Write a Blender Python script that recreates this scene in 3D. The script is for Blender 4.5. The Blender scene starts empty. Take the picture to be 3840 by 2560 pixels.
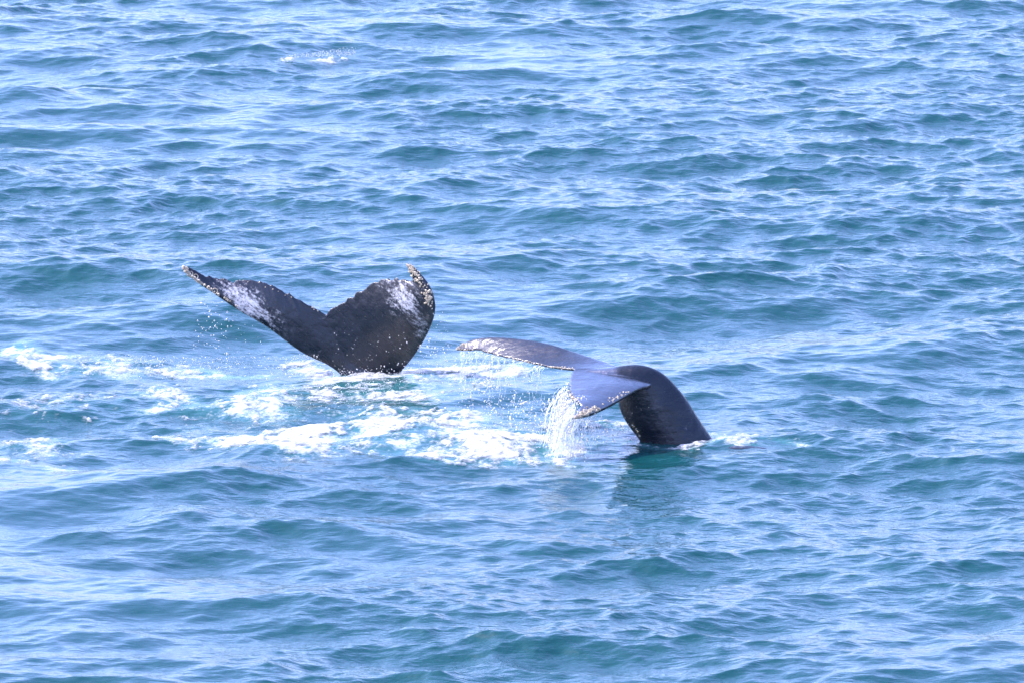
import bpy, math
import numpy as np
from mathutils import Vector
from mathutils.bvhtree import BVHTree

R = math.radians
sc = bpy.context.scene
col = sc.collection
rng = np.random.default_rng(11)

# ------------------------------------------------------------------ camera
CAM_H, CAM_D, HFOV = 21.84, 137.9, 6.6
PITCH = math.atan2(CAM_H, CAM_D)
cd = bpy.data.cameras.new('camera'); cam = bpy.data.objects.new('camera', cd); col.objects.link(cam)
cam.location = (0, -CAM_D, CAM_H)
cam.rotation_euler = (math.pi / 2 - PITCH, 0, 0)
cd.sensor_width = 36.0
cd.lens = 18.0 / math.tan(R(HFOV / 2))
cd.clip_start = 1.0; cd.clip_end = 20000
cd.dof.use_dof = True; cd.dof.focus_distance = 132.0; cd.dof.aperture_fstop = 14.0
sc.camera = cam

# ------------------------------------------------------------------ sky, sun, exposure
SUN_EL, SUN_AZ = R(50), R(-88)      # azimuth measured from +Y towards +X
w = bpy.data.worlds.new('World'); sc.world = w; w.use_nodes = True
nt = w.node_tree; nt.nodes.clear()
sky = nt.nodes.new('ShaderNodeTexSky'); sky.sky_type = 'NISHITA'; sky.sun_disc = False
sky.sun_elevation = SUN_EL; sky.sun_rotation = SUN_AZ
sky.air_density = 1.0; sky.dust_density = 2.4; sky.ozone_density = 5.0
tint = nt.nodes.new('ShaderNodeMix'); tint.data_type = 'RGBA'; tint.blend_type = 'MULTIPLY'
tint.inputs[0].default_value = 1.0; tint.inputs[7].default_value = (1.06, 0.96, 1.22, 1)
bg = nt.nodes.new('ShaderNodeBackground'); bg.inputs[1].default_value = 0.15
wo = nt.nodes.new('ShaderNodeOutputWorld')
nt.links.new(sky.outputs[0], tint.inputs[6]); nt.links.new(tint.outputs[2], bg.inputs[0]); nt.links.new(bg.outputs[0], wo.inputs[0])

sl = bpy.data.lights.new('sun', 'SUN'); sun = bpy.data.objects.new('sun', sl); col.objects.link(sun)
sl.energy = 2.0; sl.angle = R(0.53); sl.color = (1.0, 0.97, 0.92)
sdir = Vector((math.sin(SUN_AZ) * math.cos(SUN_EL), math.cos(SUN_AZ) * math.cos(SUN_EL), math.sin(SUN_EL)))
sun.rotation_euler = (-sdir).to_track_quat('-Z', 'Y').to_euler()
sun.location = (-60, -40, 90)

sc.view_settings.view_transform = 'Standard'; sc.view_settings.look = 'None'
sc.view_settings.gamma = 1.0; sc.view_settings.use_curve_mapping = False
sc.view_settings.exposure = 2.1
sc.render.engine = 'CYCLES'
sc.cycles.use_denoising = True
sc.cycles.max_bounces = 6
sc.cycles.sample_clamp_indirect = 6.0

# ------------------------------------------------------------------ helpers
PXF = 1920.0 / math.tan(R(HFOV / 2))
CP, SP = math.cos(PITCH), math.sin(PITCH)
def ray(px, py):
    u = (px - 1920.0) / PXF; v = (1280.0 - py) / PXF
    return np.array([u, CP + v * SP, -SP + v * CP])
def at(px, py, y):
    """point of the plane at distance y seen at that place of the photograph"""
    d = ray(px, py); t = (y + CAM_D) / d[1]
    return np.array([d[0] * t, y, CAM_H + d[2] * t])
def sea_at(px, py):
    d = ray(px, py); t = -CAM_H / d[2]
    return np.array([d[0] * t, -CAM_D + d[1] * t])
def to_px(P):
    x = P[..., 0]; y = P[..., 1] + CAM_D; z = P[..., 2] - CAM_H
    f = y * CP - z * SP; v = y * SP + z * CP
    return np.stack([1920 + PXF * x / f, 1280 - PXF * v / f], -1)

_lat = np.random.default_rng(5).random((512, 512)).astype(np.float32)
def vnoise(x, y):
    xi = np.floor(x).astype(np.int64); yi = np.floor(y).astype(np.int64)
    fx = (x - xi).astype(np.float32); fy = (y - yi).astype(np.float32)
    fx = fx * fx * (3 - 2 * fx); fy = fy * fy * (3 - 2 * fy)
    a = _lat[xi & 511, yi & 511]; b = _lat[(xi + 1) & 511, yi & 511]
    c = _lat[xi & 511, (yi + 1) & 511]; d = _lat[(xi + 1) & 511, (yi + 1) & 511]
    return (a + (b - a) * fx) * (1 - fy) + (c + (d - c) * fx) * fy
def fbm(x, y, o=4, g=0.5):
    s = 0; a = 1.0; n = 0
    for i in range(o):
        c_, s_ = math.cos(0.6 * i), math.sin(0.6 * i)
        s = s + a * vnoise(x * c_ - y * s_ + 17.3 * i + 100, x * s_ + y * c_ + 9.1 * i + 100); n += a
        a *= g; x = x * 2.03; y = y * 2.03
    return s / n
def sstep(a, b, x):
    t = np.clip((x - a) / (b - a), 0, 1); return t * t * (3 - 2 * t)

def mesh_np(name, V, F, smooth=True):
    """V (n,3), F (m,4) or (m,3) arrays"""
    me = bpy.data.meshes.new(name)
    V = np.ascontiguousarray(V, np.float32); F = np.ascontiguousarray(F, np.int32)
    k = F.shape[1]
    me.vertices.add(len(V)); me.vertices.foreach_set('co', V.ravel())
    me.loops.add(F.size); me.loops.foreach_set('vertex_index', F.ravel())
    me.polygons.add(len(F)); me.polygons.foreach_set('loop_start', np.arange(0, F.size, k, dtype=np.int32))
    me.polygons.foreach_set('loop_total', np.full(len(F), k, np.int32))
    me.polygons.foreach_set('use_smooth', np.full(len(F), smooth))
    me.update(calc_edges=True)
    return me
def attr(me, name, vals):
    a = me.attributes.new(name, 'FLOAT', 'POINT'); a.data.foreach_set('value', np.ascontiguousarray(vals, np.float32).ravel())
def link(name, me, mat=None, parent=None, loc=None):
    o = bpy.data.objects.new(name, me); col.objects.link(o)
    if mat is not None and not me.materials: me.materials.append(mat)
    if parent is not None: o.parent = parent
    if loc is not None: o.location = loc
    return o
def tag(o, label=None, cat=None, group=None, kind=None):
    if label: o['label'] = label
    if cat: o['category'] = cat
    if group: o['group'] = group
    if kind: o['kind'] = kind
    return o
def grid_faces(nx, ny):
    i = np.arange((nx - 1) * (ny - 1)); a = i // (ny - 1) * ny + i % (ny - 1)
    return np.stack([a, a + ny, a + ny + 1, a + 1], 1)

# ------------------------------------------------------------------ materials
def new_mat(name):
    m = bpy.data.materials.new(name); m.use_nodes = True
    t = m.node_tree; return m, t, t.nodes['Principled BSDF']
def node(t, typ, **kw):
    n = t.nodes.new(typ)
    for k, v in kw.items(): setattr(n, k, v)
    return n
def noise(t, vec, scale, detail=3.0, rough=0.5, mul=None):
    n = node(t, 'ShaderNodeTexNoise'); n.inputs['Scale'].default_value = scale
    n.inputs['Detail'].default_value = detail; n.inputs['Roughness'].default_value = rough
    if mul:
        m = node(t, 'ShaderNodeVectorMath', operation='MULTIPLY'); m.inputs[1].default_value = mul
        t.links.new(vec, m.inputs[0]); vec = m.outputs[0]
    t.links.new(vec, n.inputs['Vector']); return n.outputs[0]
def mixc(t, fac, a, b):
    n = node(t, 'ShaderNodeMix', data_type='RGBA')
    for v, i in ((fac, 0), (a, 6), (b, 7)):
        if hasattr(v, 'links'): t.links.new(v, n.inputs[i])
        elif i == 0: n.inputs[0].default_value = v
        else: n.inputs[i].default_value = (*v, 1)
    return n.outputs[2]
def mth(t, op, a, b=0.0, clamp=False):
    n = node(t, 'ShaderNodeMath', operation=op, use_clamp=clamp)
    for v, i in ((a, 0), (b, 1)):
        if hasattr(v, 'links'): t.links.new(v, n.inputs[i])
        else: n.inputs[i].default_value = v
    return n.outputs[0]
def mrange(t, v, a, b, c=0.0, d=1.0):
    n = node(t, 'ShaderNodeMapRange', interpolation_type='SMOOTHSTEP'); t.links.new(v, n.inputs[0])
    for i, x in zip((1, 2, 3, 4), (a, b, c, d)): n.inputs[i].default_value = x
    return n.outputs[0]
def getattr_node(t, name):
    n = node(t, 'ShaderNodeAttribute', attribute_name=name); return n.outputs['Fac']

# water: teal body colour, bubbles just under the surface near the whales, thin lacy foam
m_sea, t, p = new_mat('sea_water')
oc = node(t, 'ShaderNodeTexCoord').outputs['Object']
aer = getattr_node(t, 'aerated'); lace = getattr_node(t, 'lace'); rip = getattr_node(t, 'ripple')
body = mixc(t, noise(t, oc, 0.12, 2), (0.003, 0.036, 0.041), (0.003, 0.043, 0.044))
body = mixc(t, aer, body, (0.03, 0.12, 0.125))
n1 = noise(t, oc, 16.0, 4, 0.6)
lf = mth(t, 'ADD', lace, mth(t, 'MULTIPLY', mth(t, 'SUBTRACT', n1, 0.5), 1.1))
lf = mrange(t, lf, 0.30, 1.05)
t.links.new(mixc(t, lf, body, (0.45, 0.47, 0.48)), p.inputs['Base Color'])
p.inputs['IOR'].default_value = 1.333
t.links.new(mth(t, 'ADD', 0.06, mth(t, 'MULTIPLY', lf, 0.5)), p.inputs['Roughness'])
h = mth(t, 'ADD', noise(t, oc, 1.0, 3, 0.5, (3.2, 7.0, 5.0)), mth(t, 'MULTIPLY', noise(t, oc, 1.0, 3, 0.5, (9.0, 16.0, 10.0)), 0.3))
bp = node(t, 'ShaderNodeBump'); bp.inputs['Distance'].default_value = 0.055
t.links.new(mth(t, 'MULTIPLY', rip, 0.42), bp.inputs['Strength']); t.links.new(h, bp.inputs['Height'])
t.links.new(bp.outputs[0], p.inputs['Normal'])

m_foam, t, p = new_mat('foam')
oc = node(t, 'ShaderNodeTexCoord').outputs['Object']
n1 = noise(t, oc, 1.0, 5, 0.65, (6.0, 8.0, 9.0)); n2 = noise(t, oc, 1.0, 3, 0.6, (20.0, 30.0, 30.0))
thick = getattr_node(t, 'thick')
f = mrange(t, mth(t, 'ADD', thick, mth(t, 'MULTIPLY', mth(t, 'SUBTRACT', n2, 0.5), 0.9)), 0.05, 0.55)
t.links.new(mixc(t, f, (0.24, 0.30, 0.32), (0.40, 0.41, 0.42)), p.inputs['Base Color'])
p.inputs['Roughness'].default_value = 0.55; p.inputs['IOR'].default_value = 1.33
t.links.new(mrange(t, mth(t, 'ADD', mth(t, 'MULTIPLY', thick, 1.1), mth(t, 'MULTIPLY', mth(t, 'SUBTRACT', mth(t, 'ADD', n1, n2), 1.0), 1.3)), 0.0, 1.4), p.inputs['Alpha'])
bp = node(t, 'ShaderNodeBump'); bp.inputs['Distance'].default_value = 0.05; bp.inputs['Strength'].default_value = 0.7
t.links.new(mth(t, 'ADD', n1, mth(t, 'MULTIPLY', n2, 0.4)), bp.inputs['Height']); t.links.new(bp.outputs[0], p.inputs['Normal'])

m_drop, t, p = new_mat('droplet')
p.inputs['Base Color'].default_value = (0.80, 0.76, 0.70, 1); p.inputs['Roughness'].default_value = 0.15  # sun glint painted into the body colour: clear drops made warm white
p.inputs['IOR'].default_value = 1.33; p.inputs['Transmission Weight'].default_value = 0.45

m_fall, t, p = new_mat('falling_water')
p.inputs['Base Color'].default_value = (0.86, 0.90, 0.92, 1); p.inputs['Roughness'].default_value = 0.12
p.inputs['IOR'].default_value = 1.33; p.inputs['Transmission Weight'].default_value = 0.62

def skin(name, streak, pale, coat, turn=0.0):
    m, t, p = new_mat(name)
    oc = node(t, 'ShaderNodeTexCoord').outputs['Object']
    pig = getattr_node(t, 'pigment'); sm = getattr_node(t, 'smudge_crease_light')
    rot = node(t, 'ShaderNodeVectorRotate', rotation_type='Y_AXIS'); rot.inputs['Angle'].default_value = R(turn); t.links.new(oc, rot.inputs['Vector'])
    ns = noise(t, rot.outputs[0], 1.0, 5, 0.65, streak); nf = noise(t, oc, 30.0, 4, 0.6)
    base = mixc(t, mrange(t, noise(t, oc, 2.2, 4), 0.35, 0.7), (0.004, 0.007, 0.013), (0.008, 0.011, 0.018))
    base = mixc(t, mth(t, 'MULTIPLY', sm, mrange(t, nf, 0.3, 0.7)), base, (0.09, 0.09, 0.10))
    pf = mth(t, 'ADD', pig, mth(t, 'ADD', mth(t, 'MULTIPLY', mth(t, 'SUBTRACT', ns, 0.5), 2.6), mth(t, 'MULTIPLY', mth(t, 'SUBTRACT', nf, 0.5), 1.9)))
    base = mixc(t, mth(t, 'MULTIPLY', mrange(t, pf, 0.25, 1.25), mrange(t, pig, 0.03, 0.2)), base, pale)
    scr = mrange(t, noise(t, oc, 1.0, 2, 0.5, (5, 50, 18)), 0.70, 0.76)
    base = mixc(t, mth(t, 'MULTIPLY', scr, 0.30), base, (0.16, 0.16, 0.18))
    t.links.new(base, p.inputs['Base Color'])
    t.links.new(mrange(t, ns, 0.3, 0.75, 0.22, 0.42), p.inputs['Roughness'])
    p.inputs['IOR'].default_value = 1.30
    t.links.new(mth(t, 'ADD', mth(t, 'MULTIPLY', getattr_node(t, 'wet'), coat), 0.08), p.inputs['Coat Weight']); t.links.new(mrange(t, ns, 0.3, 0.75, 0.12, 0.26), p.inputs['Coat Roughness']); p.inputs['Coat IOR'].default_value = 2.5
    bp = node(t, 'ShaderNodeBump'); bp.inputs['Distance'].default_value = 0.012; bp.inputs['Strength'].default_value = 0.6
    lump = noise(t, oc, 3.2, 3, 0.55)
    t.links.new(mth(t, 'ADD', mth(t, 'MULTIPLY', lump, 4.0), mth(t, 'ADD', ns, mth(t, 'MULTIPLY', nf, 0.3))), bp.inputs['Height']); t.links.new(bp.outputs[0], p.inputs['Normal']); t.links.new(bp.outputs[0], p.inputs['Coat Normal'])
    return m
m_skin_a = skin('whale_skin_patched', (6, 8, 20), (0.40, 0.40, 0.42), 0.2, -35.0)
m_skin_b = skin('whale_skin_wet', (1.6, 16, 16), (0.5, 0.5, 0.52), 1.0)
m_barn, t, p = new_mat('barnacle_shell')
oc = node(t, 'ShaderNodeTexCoord').outputs['Object']
t.links.new(mixc(t, mrange(t, noise(t, oc, 2.0, 3), 0.35, 0.65), (0.22, 0.17, 0.11), (0.58, 0.51, 0.38)), p.inputs['Base Color'])
p.inputs['Roughness'].default_value = 0.4

# ------------------------------------------------------------------ waves
def make_waves():
    wr = np.random.default_rng(23)
    lam_max, lam_min, N = 16.0, 0.14, 1700
    u = (np.arange(N) + wr.random(N)) / N
    lam = lam_max * (lam_min / lam_max) ** u
    k = 2 * np.pi / lam
    octs = math.log2(lam_max / lam_min)
    # mean-square slope per octave as a function of wavelength
    mss = np.interp(np.log2(lam), np.log2([0.14, 0.3, 0.7, 1.5, 3.0, 5.0, 9.0, 16.0]),
                    [0.0030, 0.0054, 0.0074, 0.0066, 0.0052, 0.0040, 0.0021, 0.0009])
    a = np.sqrt(2 * mss * octs / N) / k
    spread = np.interp(np.log2(lam), np.log2([0.14, 1.0, 4.0, 16.0]), [0.95, 0.82, 0.58, 0.36])
    th = R(-78) + wr.normal(0, 1, N) * spread
    return k * np.cos(th), k * np.sin(th), k, a, wr.random(N) * 2 * np.pi, lam
KX, KY, KK, AMP, PH, LAM = make_waves()
WH_A = np.array([*sea_at(1390, 1395)]); WH_B = np.array([*sea_at(2545, 1660)])
def waves(xs, ys):
    """positions of the water surface over the grid xs x ys; returns (nx,ny,3)"""
    X, Y = np.meshgrid(xs, ys, indexing='ij')
    out = np.zeros(X.shape + (3,), np.float32)
    gust = (0.12 + 1.75 * fbm(X / 5.5 + 3, Y / 9.0 + 7, 3)).astype(np.float32)
    calm = np.ones_like(gust)
    for c, rx, ry, dpt in ((WH_A, 1.6, 3.0, 0.55), (WH_B, 1.7, 3.0, 0.6)):
        calm -= dpt * np.exp(-((X - c[0]) / rx) ** 2 - ((Y - c[1]) / ry) ** 2).astype(np.float32)
    slick = np.exp(-((X + 6.6) / 2.6) ** 2 - ((Y + 12.8) / 2.4) ** 2) * 0.35
    for sel, env in ((LAM > 1.3, calm), (LAM <= 1.3, gust * np.sqrt(calm) * (1 - slick))):
        kx, ky, k, a, ph = (v[sel] for v in (KX, KY, KK, AMP, PH))
        ex = np.exp(1j * np.outer(xs, kx)).astype(np.complex64); ey = np.exp(1j * np.outer(ky, ys)).astype(np.complex64)
        c0 = (a * np.exp(1j * ph)).astype(np.complex64)
        out[..., 2] += env * ((ex * c0) @ ey).real
        out[..., 0] -= env * ((ex * (c0 * (kx / k))) @ ey).imag * 1.05
        out[..., 1] -= env * ((ex * (c0 * (ky / k))) @ ey).imag * 1.05
    # water heaped over the nearer whale's back, just under the surface
    b = sea_at(2780, 1685)
    out[..., 2] += 0.05 * np.exp(-((X - b[0]) / 0.55) ** 2 - ((Y - b[1]) / 0.9) ** 2)
    out[..., 0] += X; out[..., 1] += Y
    return out, gust * (1 - slick)

# foam patches: where they lie on the water (photo x0, x1, y0, y1, strength)
FOAM = [(-20, 110, 1300, 1330, .75), (70, 250, 1325, 1362, .8), (150, 330, 1362, 1395, .7), (330, 610, 1345, 1400, .55), (600, 1120, 1350, 1388, .52),
        (540, 720, 1448, 1520, .75), (700, 1000, 1482, 1540, .6), (30, 480, 1470, 1560, .28), (30, 280, 1645, 1690, .6), (-20, 60, 1700, 1735, .65),
        (100, 310, 1725, 1765, .5), (590, 730, 1628, 1682, .62), (740, 1010, 1640, 1695, .85), (1095, 1225, 1330, 1396, 1.05), (1190, 1470, 1388, 1448, 1.0),
        (1500, 1870, 1352, 1436, 1.15), (900, 1170, 1440, 1560, .6), (1100, 1640, 1432, 1530, .52), (950, 1240, 1600, 1708, 1.0), (1190, 1400, 1550, 1655, .7),
        (1300, 1580, 1562, 1675, 1.05), (1520, 1860, 1578, 1650, .75), (1350, 1530, 1680, 1708, .5), (1680, 2130, 1644, 1720, 1.0), (1470, 1740, 1690, 1740, .72),
        (2060, 2200, 1690, 1740, .8), (2210, 2385, 1585, 1640, .55), (2400, 2700, 1662, 1674, .75), (2690, 2900, 1662, 1676, .5), (2580, 2700, 1656, 1668, .85), (1850, 2100, 1560, 1640, .3),
        (600, 1000, 1560, 1620, .25), (1640, 1900, 1300, 1370, .3)]
FW = []
for x0, x1, y0, y1, s in FOAM:
    a = sea_at((x0 + x1) / 2, y0); b = sea_at((x0 + x1) / 2, y1); l = sea_at(x0, (y0 + y1) / 2); r_ = sea_at(x1, (y0 + y1) / 2)
    FW.append((a[0] * .5 + b[0] * .5, (a[1] + b[1]) / 2, (r_[0] - l[0]) / 2, (a[1] - b[1]) / 2, s))
def foam_level(X, Y):
    wx = X + 0.9 * (fbm(X * 0.9, Y * 0.9, 3) - 0.5); wy = Y + 1.8 * (fbm(X * 0.8 + 40, Y * 0.8, 3) - 0.5)
    L = np.zeros(X.shape, np.float32)
    for cx, cy, rx, ry, s in FW:
        d = ((wx - cx) / (rx * 1.1)) ** 2 + ((wy - cy) / (ry * 1.15)) ** 2
        L = np.maximum(L, s * np.exp(-0.85 * d ** 1.2))
    rb = np.sqrt(((X - 3.45) / .85) ** 2 + ((Y - WH_B[1] + .75) / .62) ** 2)
    L = np.maximum(L, .5 * np.exp(-((rb - 1) / .14) ** 2) * (Y > WH_B[1] - .9))
    rr = np.sqrt(((X - WH_B[0]) / .66) ** 2 + ((Y - WH_B[1]) / .62) ** 2)
    return np.maximum(L, .62 * np.exp(-((rr - 1) / .16) ** 2)).astype(np.float32)

def graded(lo, hi, step_lo, step_hi, far, n):
    mid = [lo]
    while mid[-1] < hi: mid.append(mid[-1] + step_lo + (step_hi - step_lo) * (mid[-1] - lo) / (hi - lo))
    g = np.geomspace(0.08, far, n)
    return np.concatenate([lo - g[::-1], mid, mid[-1] + g])
xs = graded(-12.6, 12.6, 0.040, 0.040, 4000, 42)
ys = graded(-30.0, 56.0, 0.050, 0.085, 6000, 42)
P, rip = waves(xs, ys)
nx, ny = len(xs), len(ys)
me = mesh_np('sea', P.reshape(-1, 3), grid_faces(nx, ny))
X, Y = np.meshgrid(xs, ys, indexing='ij')
L = foam_level(X, Y)
fine = fbm(X * 3.2, Y * 3.2, 4, 0.6)
attr(me, 'lace', np.clip(L * 1.5, 0, 1) * sstep(0.34, 0.62, fbm(X * 2.4, Y * 2.4, 5, 0.65)) * 0.95)
attr(me, 'aerated', np.clip(sstep(0.02, 0.6, L) * (0.45 + 0.9 * fine), 0, 1) * 0.8)
attr(me, 'ripple', np.clip(rip, 0.15, 1.6))
sea = tag(link('sea', me, m_sea), 'choppy teal and pale blue open sea filling the whole view', 'sea', kind='structure')

# ------------------------------------------------------------------ heaped foam
def foam_patch(name, x0, x1, y0, y1, label, level=foam_level, thr=0.34, hgt=0.04, dx=0.02, dy=0.035):
    fx = np.arange(x0, x1, dx); fy = np.arange(y0, y1, dy)
    Pf, _ = waves(fx, fy)
    X, Y = np.meshgrid(fx, fy, indexing='ij')
    L = level(X, Y)
    big = fbm(X * 1.7 + 5, Y * 1.5, 3); det = fbm(X * 6.0, Y * 4.5 + 8, 4, 0.62)
    bill = 1 - np.abs(2 * fbm(X * 3.1 + 60, Y * 3.1, 3, .6) - 1)
    v = 1.2 * L + 1.2 * (big - 0.5) + 1.9 * (det - 0.5) + 1.0 * (fbm(X * 15, Y * 11, 3) - 0.5) - thr
    v = np.where(L > 0.08, v, -0.6)
    hh = np.where(v > 0, hgt * (0.22 + 0.9 * np.clip(v, 0, 1)) * (0.25 + 1.1 * det * bill) * np.clip(v * 3, 0, 1) + 0.004, v * 0.12)
    Pf[..., 2] += hh
    q = np.ones((len(fx) - 1, len(fy) - 1), bool); on = v > -0.10
    q &= on[:-1, :-1] & on[1:, :-1] & on[:-1, 1:] & on[1:, 1:]
    F = grid_faces(len(fx), len(fy))[q.ravel()]
    used = np.unique(F); mp = np.zeros(len(fx) * len(fy), np.int64); mp[used] = np.arange(len(used))
    me = mesh_np(name, Pf.reshape(-1, 3)[used], mp[F])
    attr(me, 'thick', np.clip(v.reshape(-1)[used], 0, 1))
    return tag(link(name, me, m_foam), label, 'sea foam', kind='stuff')
ya = sea_at(1000, 1790)[1]; yb = sea_at(1000, 1285)[1]
foam_patch('sea_foam', -8.6, 4.6, ya, yb, 'churned white foam streaks on the water around the two whale tails')
c1 = sea_at(1190, 228)
def crest_level(X, Y):
    return np.maximum(.85 * np.clip(1.2 - ((X - c1[0] - .25) / .42) ** 2 - ((Y - c1[1] - .4 * (X - c1[0])) / .28) ** 2, 0, 1),
                      .6 * np.clip(1.2 - ((X - c1[0] + .55) / .22) ** 2 - ((Y - c1[1] + .2) / .2) ** 2, 0, 1))
foam_patch('breaking_crest', c1[0] - 1.2, c1[0] + 1.2, c1[1] - 1, c1[1] + 1, 'small white breaking crest far behind the upright tail near the top', level=crest_level, hgt=0.06, dx=.025, dy=.04)

# ------------------------------------------------------------------ whales
def spl(pts, s):
    """Catmull-Rom through pts at parameters s in 0..1 (by chord length)"""
    P = np.array(pts, float); d = np.r_[0, np.cumsum(np.linalg.norm(np.diff(P, axis=0), axis=1))]; d /= d[-1]
    Q = np.vstack([2 * P[0] - P[1], P, 2 * P[-1] - P[-2]])
    out = []
    for v in np.atleast_1d(s):
        i = min(max(int(np.searchsorted(d, v) - 1), 0), len(P) - 2)
        t = (v - d[i]) / (d[i + 1] - d[i]); a, b, c, e = Q[i:i + 4]
        out.append(0.5 * (2 * b + (c - a) * t + (2 * a - 5 * b + 4 * c - e) * t * t + (3 * b - a - 3 * c + e) * t ** 3))
    return np.array(out)
def rows_to_solid(rows, cap=True):
    rows = np.array(rows); n, m = rows.shape[:2]
    V = rows.reshape(-1, 3); F = []
    for i in range(n - 1):
        for j in range(m):
            F.append((i * m + j, i * m + (j + 1) % m, (i + 1) * m + (j + 1) % m, (i + 1) * m + j))
    faces = [tuple(f) for f in F] + [tuple(range(m))[::-1], tuple((n - 1) * m + j for j in range(m))]
    return V, faces
def lobe(LE, TE, th0, th1, camber, ragged, seed, n=70, m=26):
    s = np.linspace(0, 1, n) ** 0.9
    le = spl([at(*q) for q in LE], s); te = spl([at(*q) for q in TE], s)
    r2 = np.random.default_rng(seed)
    rag = vnoise(s * 26 + seed, s * 0 + seed) * 0.6 + vnoise(s * 55 + seed, s * 0 + 3 + seed) * 0.4 - 0.5
    rag = rag * ragged * sstep(0.05, 0.2, s) * sstep(1.0, 0.8, s)
    rows = []
    for i in range(n):
        ch = te[i] - le[i]; cl = np.linalg.norm(ch)
        sp = (le[min(i + 1, n - 1)] + te[min(i + 1, n - 1)] - le[max(i - 1, 0)] - te[max(i - 1, 0)])
        nn = np.cross(sp, ch); nn /= (np.linalg.norm(nn) + 1e-9)
        T = (th0 + (th1 - th0) * s[i]); T = min(T, cl * 0.55 + 0.03)
        tt = 0.5 * (1 - np.cos(np.linspace(0, np.pi, m // 2 + 1)))
        prof = T * (1.48 * np.sqrt(tt + 1e-6) - 0.63 * tt - 1.76 * tt ** 2 + 1.42 * tt ** 3 - 0.51 * tt ** 4) + 0.016
        tip = sstep(1.0, 0.93, s[i]) * 0.75 + 0.25
        cam_ = camber * np.sin(np.pi * tt) * np.sin(np.pi * min(1, s[i] * 1.1 + .05))
        ax = le[i] + np.outer(tt, ch) * 1.0 + np.outer(tt, ch / (cl + 1e-9)) * rag[i]
        up = ax + np.outer(cam_ + prof * tip, nn); dn = ax + np.outer(cam_ - prof * tip, nn)
        rows.append(np.vstack([up, dn[1:-1][::-1] if m else dn]))
    return rows_to_solid(rows)
def stock(sections, m=28, n=60, keel=0.0):
    """loft of ellipses; a section is (dorsal point, ventral point, lateral half width)"""
    D = spl([s[0] for s in sections], np.linspace(0, 1, n)); Vv = spl([s[1] for s in sections], np.linspace(0, 1, n))
    Wd = np.interp(np.linspace(0, 1, n), np.linspace(0, 1, len(sections)), [s[2] for s in sections])
    C = (D + Vv) / 2; rows = []
    for i in range(n):
        tan = C[min(i + 1, n - 1)] - C[max(i - 1, 0)]; h = (D[i] - Vv[i]) / 2
        lat = np.cross(tan, h); lat /= np.linalg.norm(lat)
        a = np.linspace(0, 2 * np.pi, m, endpoint=False)
        wl = np.sin(a) * (1 - keel * np.abs(np.cos(a)) ** 2)
        rows.append(C[i] + np.outer(np.cos(a), h) + np.outer(wl * Wd[i], lat))
    return rows_to_solid(rows)
def fuse(name, solids, voxel, origin, smooth=4):
    V, F, o = [], [], 0
    for v, f in solids:
        V.append(v); F += [tuple(i + o for i in q) for q in f]; o += len(v)
    V = np.vstack(V) - origin
    me = bpy.data.meshes.new('raw'); me.from_pydata(V.tolist(), [], F); me.update()
    import bmesh
    bm = bmesh.new(); bm.from_mesh(me); bmesh.ops.recalc_face_normals(bm, faces=bm.faces); bm.to_mesh(me); bm.free()
    ob = bpy.data.objects.new('raw', me); col.objects.link(ob)
    md = ob.modifiers.new('r', 'REMESH'); md.mode = 'VOXEL'; md.voxel_size = voxel
    sm = ob.modifiers.new('s', 'SMOOTH'); sm.factor = 0.5; sm.iterations = smooth
    bpy.context.view_layer.update()
    dg = bpy.context.evaluated_depsgraph_get()
    out = bpy.data.meshes.new_from_object(ob.evaluated_get(dg), depsgraph=dg)
    bpy.data.objects.remove(ob); bpy.data.meshes.remove(me)
    out.name = name
    out.polygons.foreach_set('use_smooth', np.ones(len(out.polygons), bool))
    return out
def verts(me):
    a = np.empty(len(me.vertices) * 3, np.float32); me.vertices.foreach_get('co', a); a = a.reshape(-1, 3)
    b = np.empty(len(me.vertices) * 3, np.float32); me.vertex_normals.foreach_get('vector', b); return a, b.reshape(-1, 3)
def ell(px, c, ang, a, b):
    d = px - np.array(c); ca, sa = math.cos(R(ang)), math.sin(R(ang))
    u = (d[:, 0] * ca + d[:, 1] * sa) / a; v = (-d[:, 0] * sa + d[:, 1] * ca) / b
    return np.exp(-(u * u + v * v) ** 1.3)

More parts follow.
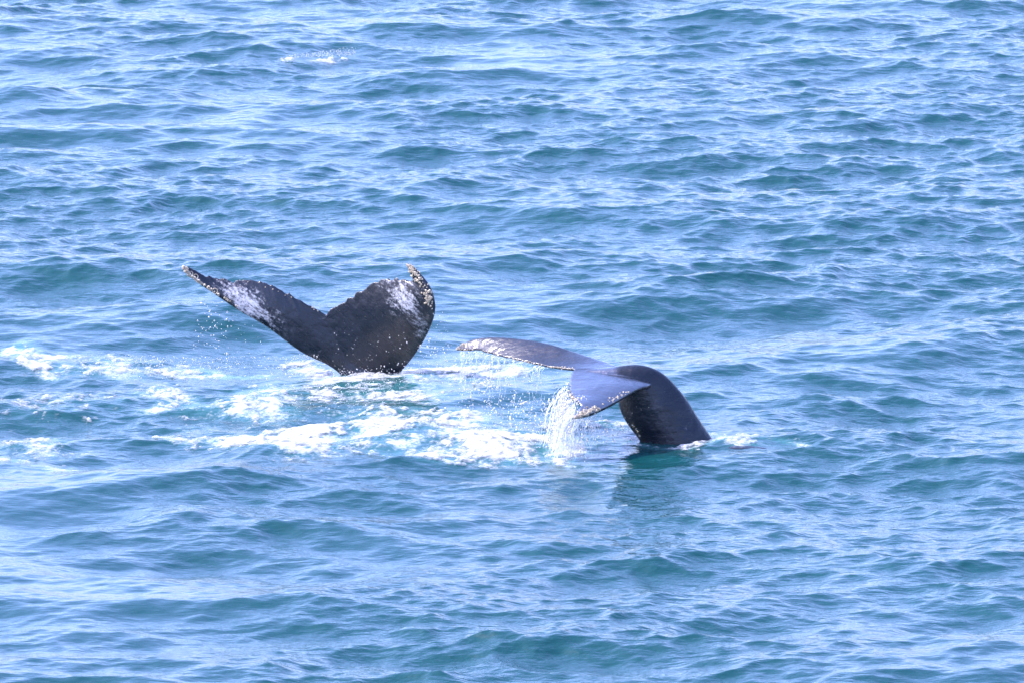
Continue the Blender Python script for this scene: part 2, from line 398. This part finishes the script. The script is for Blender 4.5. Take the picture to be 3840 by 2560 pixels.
# the upright tail: underside of the flukes towards the camera
ya = -2.9
A = [lobe([(1395, 1530, ya), (1300, 1425, ya + .02), (1235, 1372, ya + .02), (1130, 1320, ya + .05), (1000, 1226, ya + .12), (900, 1168, ya + .2), (800, 1100, ya + .28), (730, 1052, ya + .3), (694, 1018, ya + .3), (684, 998, ya + .3)],
          [(1226, 1182, ya), (1190, 1160, ya + .02), (1130, 1128, ya + .05), (1020, 1072, ya + .15), (940, 1052, ya + .25), (860, 1052, ya + .32), (800, 1046, ya + .36), (745, 1020, ya + .36), (706, 1002, ya + .34), (686, 997, ya + .31)],
          0.085, 0.035, -0.05, 0.12, 3),
     lobe([(1400, 1540, ya), (1480, 1425, ya - .05), (1512, 1385, ya - .12), (1560, 1325, ya - .35), (1608, 1245, ya - .7), (1632, 1165, ya - .95), (1620, 1095, ya - 1.0), (1585, 1040, ya - .95), (1550, 1000, ya - .85), (1527, 986, ya - .8)],
          [(1222, 1182, ya), (1240, 1158, ya - .02), (1300, 1125, ya - .1), (1370, 1082, ya - .25), (1430, 1054, ya - .42), (1490, 1046, ya - .6), (1540, 1052, ya - .75), (1548, 1045, ya - .82), (1534, 1015, ya - .83), (1522, 990, ya - .8)],
          0.085, 0.045, 0.10, 0.10, 8),
     stock([(at(1240, 1215, ya + .05), at(1240, 1215, ya - .01), .10), (at(1285, 1290, ya + .12), at(1285, 1290, ya - .04), .22), (at(1345, 1370, ya + .22), at(1345, 1370, ya - .09), .38),
            (at(1395, 1440, ya + .36), at(1395, 1440, ya - .18), .48), (at(1430, 1540, ya + .55), at(1430, 1540, ya - .35), .52), (at(1470, 1700, ya + .8), at(1470, 1700, ya - .4), .6)])]
oA = np.array([*WH_A, 0.0])
meA = fuse('whale', A, 0.012, oA, 5)
v, nrm = verts(meA); pxA = to_px(v + oA); face = (nrm[:, 1] < 0.15)
jit = 22 * (np.stack([fbm(pxA[:, 0] / 30, pxA[:, 1] / 30, 3), fbm(pxA[:, 0] / 30 + 50, pxA[:, 1] / 30, 3)], 1) - .5)
q = pxA + jit * 2
pig = np.maximum.reduce([ell(q, (930, 1140), 36, 120, 44) * 1.0, ell(q, (870, 1095), 20, 90, 26) * .55, ell(q, (1520, 1125), 70, 66, 50), ell(q, (1490, 1085), 30, 70, 40) * .45, ell(q, (1580, 1215), 60, 70, 42) * .5])
smu = np.maximum.reduce([ell(q, (1075, 1245), 40, 40, 22), ell(q, (1255, 1280), 75, 110, 14) * .12, ell(q, (1170, 1335), 40, 50, 20) * .6, ell(q, (1610, 1130), 70, 60, 14) * .9, ell(q, (1600, 1200), 110, 50, 16) * .7])
attr(meA, 'wet', np.full(len(v), .15))
attr(meA, 'pigment', pig * face); attr(meA, 'smudge_crease_light', smu * face * .7)
whaleA = tag(link('whale', meA, m_skin_a, loc=oA), 'black whale tail standing upright with white patched flukes and a notch at the top', 'whale', 'whales raising their tails')

# the drooping tail: top of the flukes towards the sky, stock arched down into the water
yb = -9.5
B = [lobe([(2330, 1400, yb), (2310, 1376, yb + .22), (2200, 1338, yb + .5), (2050, 1290, yb + .95), (1900, 1269, yb + 1.35), (1800, 1270, yb + 1.6), (1745, 1287, yb + 1.7), (1708, 1310, yb + 1.72)],
          [(2152, 1384, yb), (2110, 1382, yb + .1), (2050, 1373, yb + .35), (1950, 1352, yb + .75), (1850, 1328, yb + 1.15), (1800, 1314, yb + 1.4), (1745, 1314, yb + 1.6), (1712, 1314, yb + 1.7)],
          0.075, 0.03, 0.0, 0.04, 5),
     lobe([(2380, 1420, yb), (2442, 1443, yb - .26), (2388, 1464, yb - .55), (2316, 1506, yb - .9), (2270, 1531, yb - 1.12), (2220, 1554, yb - 1.32), (2180, 1563, yb - 1.42), (2143, 1567, yb - 1.48)],
          [(2152, 1384, yb), (2142, 1400, yb - .12), (2134, 1440, yb - .45), (2134, 1478, yb - .82), (2160, 1500, yb - 1.08), (2175, 1520, yb - 1.22), (2165, 1545, yb - 1.36), (2146, 1565, yb - 1.46)],
          0.075, 0.03, -0.04, 0.05, 9),
     stock([(at(2200, 1383, yb), at(2200, 1392, yb), .08), (at(2300, 1374, yb), at(2280, 1410, yb), .16), (at(2400, 1367, yb), at(2325, 1452, yb), .22), (at(2485, 1398, yb), at(2325, 1490, yb), .25),
            (at(2562, 1478, yb), at(2320, 1518, yb), .28), (at(2622, 1570, yb), at(2348, 1582, yb), .32), (at(2680, 1655, yb), at(2408, 1665, yb), .38), (at(2770, 1780, yb), at(2480, 1800, yb), .46), (at(2900, 1900, yb), at(2600, 1980, yb), .5)], keel=0.18)]
hb = sea_at(2775, 1684)          # the back, just awash beyond the stock
B.append(stock([((hb[0] + q, hb[1] - .15 * q, zt), (hb[0] + q, hb[1] - .15 * q, zt - dd), ww) for q, zt, dd, ww in ((-.75, -.10, .8, .3), (-.4, .01, 1.0, .42), (0, .06, 1.1, .46), (.4, .03, 1.0, .42), (.8, -.06, .9, .34), (1.15, -.2, .6, .2))]))
oB = np.array([*WH_B, 0.0])
meB = fuse('whale', B, 0.012, oB)
v, nrm = verts(meB); pxB = to_px(v + oB)
smu = np.maximum.reduce([ell(pxB, (2475, 1540), 65, 90, 18) * .5, ell(pxB, (2365, 1550), 60, 10, 6), ell(pxB, (2322, 1545), 70, 50, 8) * 1.2, ell(pxB, (2460, 1527), -20, 18, 5)])  # long pale streak paints the light on the muscle crease; rest are pale marks
fl = np.maximum(sstep(2330, 2290, pxB[:, 0]), sstep(0, 12, pxB[:, 1] - 1400 - (pxB[:, 0] - 2330) * .3) * (pxB[:, 0] < 2442)) * sstep(0.25, 0.5, nrm[:, 2])
attr(meB, 'wet', fl * (1 - .88 * sstep(2290, 2080, pxB[:, 0]) * sstep(1398, 1376, pxB[:, 1])))
attr(meB, 'pigment', np.zeros(len(v))); attr(meB, 'smudge_crease_light', smu * .7)
whaleB = tag(link('whale', meB, m_skin_b, loc=oB), 'dark whale tail with glossy drooping flukes pouring water, its thick stock arched into the sea', 'whale', 'whales raising their tails')

# barnacles, and small shells added as rim light
def barnacle_mesh(seed):
    r2 = np.random.default_rng(seed); k = 8; V = []; F = []
    for rr, z in ((1.0, -0.25), (0.85, 0.35), (0.55, 0.8), (0.34, 0.75), (0.22, 0.35)):
        for j in range(k):
            a = 2 * np.pi * j / k; f = rr * (1 + .14 * r2.standard_normal())
            V.append((f * math.cos(a), f * math.sin(a), z * (1 + .1 * r2.standard_normal())))
    for i in range(4):
        for j in range(k): F.append((i * k + j, i * k + (j + 1) % k, (i + 1) * k + (j + 1) % k, (i + 1) * k + j))
    F.append(tuple(4 * k + j for j in range(k)))
    me = bpy.data.meshes.new('barnacle'); me.from_pydata(V, [], F); me.update(); me.materials.append(m_barn); return me
BM = [barnacle_mesh(i) for i in range(4)]
CAMP = Vector(cam.location)
class Surf:
    def __init__(s, me, org):
        v, _ = verts(me); s.org = org
        s.t = BVHTree.FromPolygons([tuple(q) for q in v], [tuple(p.vertices) for p in me.polygons])
    def hit(s, px, py):
        d = Vector(ray(px, py)).normalized(); o = CAMP - Vector(s.org)
        h = s.t.ray_cast(o, d)
        if h[0] is None:
            z = o + d * ((s.org[1] + CAM_D) / d.y); h = s.t.find_nearest(z)
            if h[0] is None or (h[0] - z).length > 0.6: return None
        return h[0], h[1]
SA, SB = Surf(meA, oA), Surf(meB, oB)
def beads(surf, parent, line, count, width, r0, r1, power=1.0):
    us = []
    off = rng.random() * 40
    while len(us) < count:
        u = rng.random() ** power
        if float(vnoise(np.array(u * 11 + off), np.array(off))) ** 1.6 > rng.random() * .8: us.append(u)
    for u in us:
        c = spl([(x, y, 0) for x, y in line], u)[0]
        h = surf.hit(c[0] + rng.normal() * width, c[1] + rng.normal() * width)
        if h is None: continue
        o = link('barnacle', BM[rng.integers(4)], parent=parent)
        o.location = h[0]; o.rotation_euler = h[1].to_track_quat('Z', 'Y').to_euler()
        s = r0 + (r1 - r0) * rng.random() ** 1.5; o.scale = (s * (.8 + .4 * rng.random()), s * (.8 + .4 * rng.random()), s)
beads(SA, whaleA, [(690, 1004), (700, 1030), (725, 1062), (765, 1098), (800, 1126)], 105, 7, .016, .032, 1.2)
beads(SA, whaleA, [(780, 1110), (830, 1142), (870, 1170)], 12, 3, .010, .018)
beads(SA, whaleA, [(1527, 992), (1550, 1022), (1580, 1060), (1600, 1105), (1612, 1140)], 150, 9, .010, .023, 1.1)
beads(SA, whaleA, [(810, 1050), (900, 1052), (960, 1068), (1040, 1092), (1160, 1145), (1220, 1175)], 18, 2, .006, .013)  # small shells added to stand in for the sunlit rim of this edge
beads(SA, whaleA, [(1245, 1158), (1370, 1085), (1440, 1055), (1530, 1052)], 13, 2, .005, .011)  # same lit rim imitated with shells along the other lobe
beads(SB, whaleB, [(2146, 1563), (2180, 1552), (2215, 1540), (2240, 1532)], 60, 6, .014, .030)
beads(SB, whaleB, [(2240, 1530), (2300, 1495), (2350, 1468)], 26, 5, .008, .016)
beads(SB, whaleB, [(2134, 1470), (2150, 1495), (2172, 1512)], 28, 4, .010, .022)
beads(SB, whaleB, [(1708, 1306), (1750, 1312), (1800, 1312), (1850, 1326), (1950, 1350), (2050, 1372), (2150, 1380)], 85, 2, .008, .016)
beads(SB, whaleB, [(1710, 1305), (1730, 1292), (1765, 1278)], 22, 3, .012, .022)
beads(SB, whaleB, [(2320, 1520), (2335, 1550), (2350, 1580), (2362, 1600)], 16, 2, .004, .010)
beads(SB, whaleB, [(2350, 1555), (2380, 1545), (2450, 1530), (2470, 1522)], 4, 8, .006, .012)
def ring(surf, parent, px, py, rad):
    h = surf.hit(px, py)
    V = []; F = []; n, k = 22, 6
    for i in range(n):
        a = 2 * np.pi * i / n
        for j in range(k):
            b = 2 * np.pi * j / k; V.append(((rad + rad * .17 * math.cos(b)) * math.cos(a), (rad + rad * .17 * math.cos(b)) * math.sin(a), rad * .12 * math.sin(b)))
            F.append((i * k + j, i * k + (j + 1) % k, ((i + 1) % n) * k + (j + 1) % k, ((i + 1) % n) * k + j))
    me = bpy.data.meshes.new('ring_scar'); me.from_pydata(V, [], F); me.update(); me.materials.append(m_barn)
    o = link('ring_scar', me, parent=parent); o.location = h[0] + h[1] * .004; o.rotation_euler = h[1].to_track_quat('Z', 'Y').to_euler()
ring(SA, whaleA, 734, 1038, .036); ring(SA, whaleA, 793, 1096, .040); ring(SA, whaleA, 716, 1026, .030)

# ------------------------------------------------------------------ water drops and falling water
ICO = None
def ico():
    f = (1 + 5 ** .5) / 2
    V = np.array([(-1, f, 0), (1, f, 0), (-1, -f, 0), (1, -f, 0), (0, -1, f), (0, 1, f), (0, -1, -f), (0, 1, -f), (f, 0, -1), (f, 0, 1), (-f, 0, -1), (-f, 0, 1)]) / math.sqrt(1 + f * f)
    F = np.array([(0, 11, 5), (0, 5, 1), (0, 1, 7), (0, 7, 10), (0, 10, 11), (1, 5, 9), (5, 11, 4), (11, 10, 2), (10, 7, 6), (7, 1, 8), (3, 9, 4), (3, 4, 2), (3, 2, 6), (3, 6, 8), (3, 8, 9), (4, 9, 5), (2, 4, 11), (6, 2, 10), (8, 6, 7), (9, 8, 1)])
    return V, F
IV, IF = ico()
def drops(name, C, rad, label, stretch=1.4):
    n = len(C); S = np.ones((n, 1, 3)); S[:, :, 2] = stretch
    V = (IV[None] * rad[:, None, None] * S * (1 + .15 * rng.standard_normal((n, 12, 1))) + C[:, None, :]).reshape(-1, 3)
    F = (IF[None] + 12 * np.arange(n)[:, None, None]).reshape(-1, 3)
    return tag(link(name, mesh_np(name, V, F), m_drop), label, 'water drops', kind='stuff')
def box_drops(x0, x1, y0, y1, n, yc, ys_, r0, r1, pw=4.0, py=1.0):
    """n drops spread over that window of the view, at distances yc +- ys_"""
    out = []
    for _ in range(n):
        px = x0 + (x1 - x0) * rng.random(); q = y0 + (y1 - y0) * rng.random() ** py
        out.append(at(px, q, yc + ys_ * rng.normal()))
    C = np.array(out); C = C[C[:, 2] > 0.02]
    return C, r0 + (r1 - r0) * rng.random(len(C)) ** pw
def join(*parts): return np.vstack([q[0] for q in parts]), np.concatenate([q[1] for q in parts])
def column(px, y0, y1, n, yc, sx, r0, r1, lean=0.0):
    out = []
    for _ in range(n):
        u = rng.random(); out.append(at(px + lean * u + rng.normal() * sx * (.5 + u), y0 + (y1 - y0) * u, yc + rng.normal() * .15))
    C = np.array(out); C = C[C[:, 2] > 0.02]; return C, r0 + (r1 - r0) * rng.random(len(C)) ** 3

parts = [box_drops(1720, 2140, 1360, 1640, 420, yb + .7, .6, .005, .015), box_drops(1900, 2150, 1500, 1680, 330, yb - .2, .6, .005, .016), box_drops(1640, 1900, 1340, 1640, 130, yb + 1.4, .5, .005, .013)]
for px in (1745, 1768, 1832, 1838, 1846, 1870, 1930, 1975, 2010): parts.append(column(px, 1325, 1560, 45, yb + 1.2, 7, .004, .012))
C, rr = join(*parts); drops('spray_droplets', C, rr, 'bright drops raining from the drooping tail across the dark water')
C, rr = join(box_drops(725, 880, 1130, 1330, 60, ya + .3, .15, .006, .015), box_drops(800, 1000, 1180, 1350, 40, ya + .3, .2, .004, .011),
             box_drops(1600, 1680, 1150, 1400, 60, ya - .8, .2, .004, .012), box_drops(1560, 1800, 1290, 1400, 150, ya - .7, .3, .004, .013))
drops('drip_droplets', C, rr, 'sparse drops falling beside the upright tail from its fluke tips')
C, rr = join(box_drops(1240, 1530, 1230, 1410, 70, ya - 1.3, .1, .004, .012, py=.6), box_drops(420, 1150, 1335, 1425, 1500, ya - .3, .5, .0025, .009), box_drops(1150, 1520, 1380, 1500, 500, ya - 1.6, .3, .004, .010),
             box_drops(1105, 1205, 1328, 1392, 260, ya + .1, .2, .003, .010), box_drops(1515, 1850, 1352, 1425, 380, ya - .4, .3, .003, .010),
             box_drops(900, 1450, 1440, 1600, 420, ya - 3.5, .5, .004, .010), box_drops(300, 620, 1330, 1420, 250, ya - .2, .3, .004, .010))
drops('splash_droplets', C, rr, 'fine glittering splash hanging over the foam at the upright tail')
parts = [column(x, 1425 + 110 * rng.random(), 1560 + 180 * rng.random(), 50, yb - 1.0 - .4 * rng.random(), 10, .003, .013, -25 - 30 * rng.random()) for x in np.linspace(2098, 2134, 9)]
parts += [column(x, 1572, 1660 + 70 * rng.random(), 40, yb - 1.4, 8, .003, .011, -25) for x in (2140, 2155, 2175, 2200)]
parts += [box_drops(2040, 2200, 1480, 1740, 420, yb - 1.2, .25, .004, .013), box_drops(2200, 2400, 1590, 1660, 130, yb - .3, .3, .004, .011)]
C, rr = join(*parts); drops('curtain_droplets', C, rr, 'dense drops of the water curtain pouring off the near drooping fluke', 2.2)
cx = c1
C = []
for u in rng.random(600) ** .6: C.append((cx[0] - .75 + 1.5 * u, cx[1] + .55 * (u - .5) + .07 * rng.normal(), .08 + (.03 + .13 * u) * rng.random() ** 1.5))
C = np.array(C)
drops('crest_droplets', C, .002 + .005 * rng.random(len(C)) ** 3, 'glittering drops thrown up by the far breaking crest near the top', 1.6)

def strands(name, lst, label):
    V, F = [], []; k = 5
    for top, drift, z1, rad in lst:
        n = 12; base = len(V); ph = rng.random() * 9
        for i in range(n):
            u = i / (n - 1); z = top[2] + (z1 - top[2]) * u
            c = np.array([top[0] + drift[0] * math.sqrt(u) + .02 * math.sin(ph + 7 * u), top[1] + drift[1] * u, z])
            rr = rad * (.45 + 1.1 * rng.random()) * (1 - .25 * u)
            if i in (0, n - 1): rr *= .2
            for j in range(k):
                a = 2 * np.pi * j / k; V.append(c + np.array([rr * math.cos(a), rr * math.sin(a), 0]))
        for i in range(n - 1):
            for j in range(k): F.append((base + i * k + j, base + i * k + (j + 1) % k, base + (i + 1) * k + (j + 1) % k, base + (i + 1) * k + j))
    return tag(link(name, mesh_np(name, np.array(V), np.array(F)), m_fall), label, 'falling water', kind='stuff')
lst = []
for u in np.clip(np.repeat(rng.random(17), 6) + .02 * rng.normal(size=102), 0, 1):
    c = spl([(2134, 1440, yb - .45), (2134, 1478, yb - .82), (2165, 1510, yb - 1.15), (2160, 1550, yb - 1.4), (2150, 1566, yb - 1.46)], u)[0]
    T = at(c[0] - 9, c[1], c[2] + .05); lst.append((T, (-.05 - .25 * rng.random() + .1 * rng.normal(), -.1 * rng.random()), max(0.0, T[2] - (.25 + .75 * rng.random() ** .6)), 0.003 + .008 * rng.random() ** 3))
for u in rng.random(34):
    T = at(2150 + 105 * u, 1566 - 18 * u, yb - 1.46 + .25 * u); lst.append((T, (-.12 * rng.random(), 0), max(0, T[2] - (.15 + .5 * rng.random())), .003 + .004 * rng.random()))
strands('water_curtain', lst, 'white water curtain pouring off the near tip of the drooping fluke')
lst = []
for u in rng.random(80) ** 1.3:
    c = spl([(1730, 1316, yb + 1.65), (1800, 1316, yb + 1.4), (1850, 1330, yb + 1.15), (1950, 1354, yb + .75), (2050, 1375, yb + .35)], u)[0]
    T = at(*c); lst.append((T, (-.03 * rng.random(), 0), T[2] - (.06 + .6 * rng.random() ** 2), .0025 + .004 * rng.random() ** 2))
strands('water_trickle', lst, 'thin trickles hanging off the trailing edge of the far drooping fluke')
